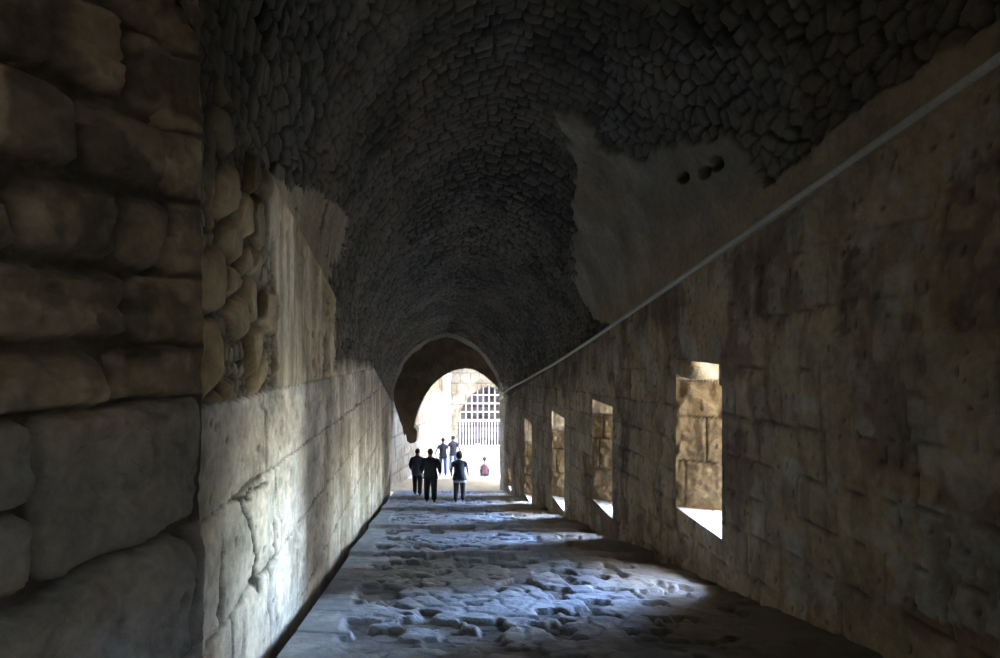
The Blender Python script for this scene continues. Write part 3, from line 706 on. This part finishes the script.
    for s_, (fx, fy) in zip((-1, 1), feet):
        chain(ct, ce, 0, [L(s_*.1*hip, 0, .84, .105*B), L(s_*.118, fy*.45+.01, .50, .078*B), L(fx, fy-.01, .28, .068*B), L(fx, fy-.02, .06, .068*B)])
    skin('trousers', ct, ce, legs, g)
    for s_, (fx, fy) in zip((-1, 1), feet):
        bm = bmesh.new(); ell(bm, (fx*k, (fy+.055)*k, .04*k), (.05*k, .14*k, .045*k)); bm_obj('shoe', bm, M_shoe, g, True)
    yh = (.02+lean*.75)*k
    bm = bmesh.new(); vs_ = ell(bm, (0, yh-.018*k, 1.68*k), (.093*k*hs, .104*k*hs, .110*k*hs), 18)
    for v_ in vs_:
        if v_.co.y > yh+.03*k and v_.co.z < 1.70*k: v_.co.y = yh+.03*k
        if hair_len and v_.co.z < 1.66*k and v_.co.y < yh: v_.co.z -= hair_len*k; v_.co.x *= 1.15
    bm_obj('hair', bm, hair, g, True)
    for nm, c_, s_, m_ in [('nose', (0, .092, 1.635), (.012, .018, .022), M_skin)]+[('ear', (q*.10, 0, 1.645), (.012, .02, .03), M_skin) for q in (-1, 1)]+[('eye', (q*.032, .082, 1.66), (.012, .008, .007), M_hair) for q in (-1, 1)]+[('mouth', (0, .082, 1.59), (.025, .007, .006), M_maroon)]:
        bm = bmesh.new(); ell(bm, (c_[0]*k, yh+c_[1]*k, c_[2]*k), [q*k for q in s_], 8); bm_obj(nm, bm, m_, g, True)
    g.location = loc; g.rotation_euler = (0, 0, rz); return g
def ramp_z(d):
    z = -EYE-SL*d
    for kd in kerbs:
        if kd > 7 and d > kd: z += .10*max(0, 1-float(sst(0, 3.2, np.float64(d-kd))))
    return z+.03
def at_px(px, d, z=None): return (X_at(px, d), d, ramp_z(d) if z is None else z)
person(at_px(430.5, 21.6), 0, 1.70, 'person in black jacket and dark trousers, central of the nearest trio', M_black, M_black, build=1.4, arms=((-.02, .1), (-.02, .1)), stride=.03, long_top=.03)
person(at_px(459.5, 21.6), 0, 1.60, 'person with rounded hair and pale shirt hem, rightmost of the nearest trio', M_navy, M_black, build=1.3, hip=1.1, arms=((.0, .12), (.0, .12)), stride=-.03, hair_len=.03, hs=1.22, sleeves=False, hem=M_grey, long_top=.02)
person(at_px(417.5, 25.2), -.15, 1.72, 'person in slate blue jacket beside the left wall, leftmost of the nearest trio', M_blue, M_black, build=1.28, arms=((-.01, .1), (-.02, .0)), stride=.10, long_top=.03)
person(at_px(443, 31.9, ZL+.02), .05, 1.76, 'person in charcoal shirt and blue jeans, hands apart, left of the distant pair in sunlight', M_char, M_jean, build=1.16, arms=((.10, .1), (-.02, .0)), stride=.09, sleeves=False)
person(at_px(453.2, 32.7, ZL+.02), -.05, 1.72, 'person in charcoal shirt and blue jeans, elbows bent, right of the distant pair in sunlight', M_char, M_jean, build=1.16, arms=((-.02, .0), (.10, .1)), stride=-.10, sleeves=False)
# the seated one
def seated(loc, rz, label):
    g = bpy.data.objects.new('person', None); C.objects.link(g); tag(g, label, 'person')
    pts = [(0, 0, .13, (.15, .12))]; ed = []
    sp = chain(pts, ed, 0, [(0, -.02, .28, (.12, .09)), (0, 0, .44, (.14, .09)), (0, .02, .57, (.10, .07))])
    chain(pts, ed, sp, [(0, .03, .65, .05), (0, .04, .72, .056), (0, .05, .79, .076), (0, .05, .85, .068)])
    for s_ in (-1, 1):
        w_ = chain(pts, ed, sp, [(s_*.17, .02, .55, .048), (s_*.26, .12, .34, .038), (s_*.18, .34, .36, .027), (s_*.14, .41, .38, (.02, .035))])
        for f_ in range(4): chain(pts, ed, w_, [(s_*.13+(f_-1.5)*.02, .46, .375, .009), (s_*.13+(f_-1.5)*.02, .49, .35, .008)])
        chain(pts, ed, w_, [(s_*.09, .42, .39, .01)])
        chain(pts, ed, 0, [(s_*.12, .1, .12, .085), (s_*.2, .42, .36, .055), (s_*.17, .6, .12, .04), (s_*.17, .7, .05, .034)])
    skin('body', pts, ed, M_skin, g)
    skin('waistcoat', [(0, .02, .62, (.13, .11)), (0, 0, .46, (.20, .14)), (0, -.02, .28, (.19, .15)), (0, 0, .08, (.20, .16))], [(0, 1), (1, 2), (2, 3)], M_maroon, g)
    for s_ in (-1, 1): skin('sleeve', [(s_*.10, .02, .57, .08), (s_*.20, .02, .54, .085), (s_*.275, .12, .34, .075), (s_*.19, .33, .36, .055)], [(0, 1), (1, 2), (2, 3)], M_white_c, g)
    skin('trousers', [(0, .03, .14, (.16, .12)), (.13, .12, .13, .10), (.2, .42, .35, .075), (.17, .58, .14, .06), (-.13, .12, .13, .10), (-.2, .42, .35, .075), (-.17, .58, .14, .06)], [(0, 1), (1, 2), (2, 3), (0, 4), (4, 5), (5, 6)], M_char, g)
    bm = bmesh.new(); vs_ = ell(bm, (0, .03, .84), (.105, .11, .115), 16)
    for v_ in vs_:
        if v_.co.y > .08 and v_.co.z < .86: v_.co.y = .08
    bm_obj('hair', bm, M_hair, g, True)
    g.location = loc; g.rotation_euler = (0, 0, rz); return g
seated((X_at(484.5, 31.6), 31.6, ZL), 0, 'person sitting on the ground in a maroon waistcoat and white sleeves, back turned')

# ------------------------------------------------------------------ outside: roof mass, terrain and added sky blockers
bm = bmesh.new()
for (a, b) in (((-4.3, -6.5), (DE+.7, 0)),):
    y0, y1 = -6.5, DE+.7
    vv = []
    for (y) in (y0, y1):
        for (w, t) in ((WL-1.2, -9), (WL-1.2, 6.6), (WR+.95, 6.6), (WR+.95, 2.9)):
            vv.append(bm.verts.new((w-SH*y, y, t-SL*y)))
    for i_ in (0, 1, 2): bm.faces.new((vv[i_], vv[i_+1], vv[4+i_+1], vv[4+i_]))
M_ext = stone_mat('outer masonry', col=(.42, .36, .27))
o = bm_obj('wall_outer', bm, M_ext); o['kind'] = 'structure'
bm = bmesh.new(); bmesh.ops.create_grid(bm, x_segments=2, y_segments=2, size=1)
for v_ in bm.verts: v_.co = Vector((64.6+v_.co.x*60-SH*v_.co.y*60, v_.co.y*60+10, -8.2-SL*(v_.co.y*20)))
o = bm_obj('floor_outside', bm, stone_mat('dry ground', col=(.22, .19, .14))); o['kind'] = 'structure'

for i, (a, b, z0, z1) in enumerate(WIN):
    bm = bmesh.new(); wo = WR+TH; d = (a+.16 if i == 0 else a+.4)-.1
    box(bm, (wo+2-SH*d, d-.45, (z0+z1)/2+.6), (4, .9, 7.5), .05)
    o = bm_obj('sky_block_pier', bm, M_ext); o['kind'] = 'structure'  # unseen piers added outside to block sky on each window's near side
bm = bmesh.new(); box(bm, (10.6, -2.9, -1), (1, 27.5, 16), .1); o = bm_obj('sky_block_wall', bm, M_ext); o['kind'] = 'structure'  # unseen outer wall added to skew the first window's light
pr = bpy.data.lights.new('sky_opening', 'AREA'); pr.shape = 'RECTANGLE'; pr.size = 3.2; pr.size_y = 1.6; pr.cycles.is_portal = True
po = bpy.data.objects.new('sky_opening', pr); C.objects.link(po); po.location = (-1.2, 32.4, 1.26)

# ------------------------------------------------------------------ light
w = bpy.data.worlds.new('sky'); bpy.context.scene.world = w; w.use_nodes = True; nt = w.node_tree
sky = nt.nodes.new('ShaderNodeTexSky'); sky.sky_type = 'NISHITA'; sky.sun_disc = False
EL, AZ = math.radians(66), math.radians(184)       # sun high, behind and to the left
sky.sun_elevation = EL; sky.sun_rotation = AZ; sky.air_density = 1.2; sky.dust_density = 1.5
nt.links.new(sky.outputs[0], nt.nodes['Background'].inputs[0]); nt.nodes['Background'].inputs[1].default_value = 8
sd_ = Vector((math.sin(AZ)*math.cos(EL), math.cos(AZ)*math.cos(EL), math.sin(EL)))
sl_ = bpy.data.lights.new('sun', 'SUN'); sl_.energy = 1.4; sl_.angle = math.radians(.6); sl_.color = (1, .95, .86)
so = bpy.data.objects.new('sun', sl_); C.objects.link(so); so.rotation_euler = (-sd_).to_track_quat('-Z', 'Y').to_euler()

cam = bpy.data.cameras.new('camera'); co = bpy.data.objects.new('camera', cam); C.objects.link(co)
cam.sensor_width = 36; cam.lens = 24; cam.clip_start = .05; cam.clip_end = 500
co.rotation_euler = (math.pi/2, 0, 0); bpy.context.scene.camera = co
sc = bpy.context.scene
sc.view_settings.view_transform = 'Standard'; sc.view_settings.look = 'None'; sc.view_settings.gamma = 1; sc.view_settings.use_curve_mapping = False
sc.view_settings.exposure = 2.18
sc.cycles.max_bounces = 10; sc.cycles.diffuse_bounces = 7; sc.cycles.glossy_bounces = 3; sc.cycles.sample_clamp_indirect = 6
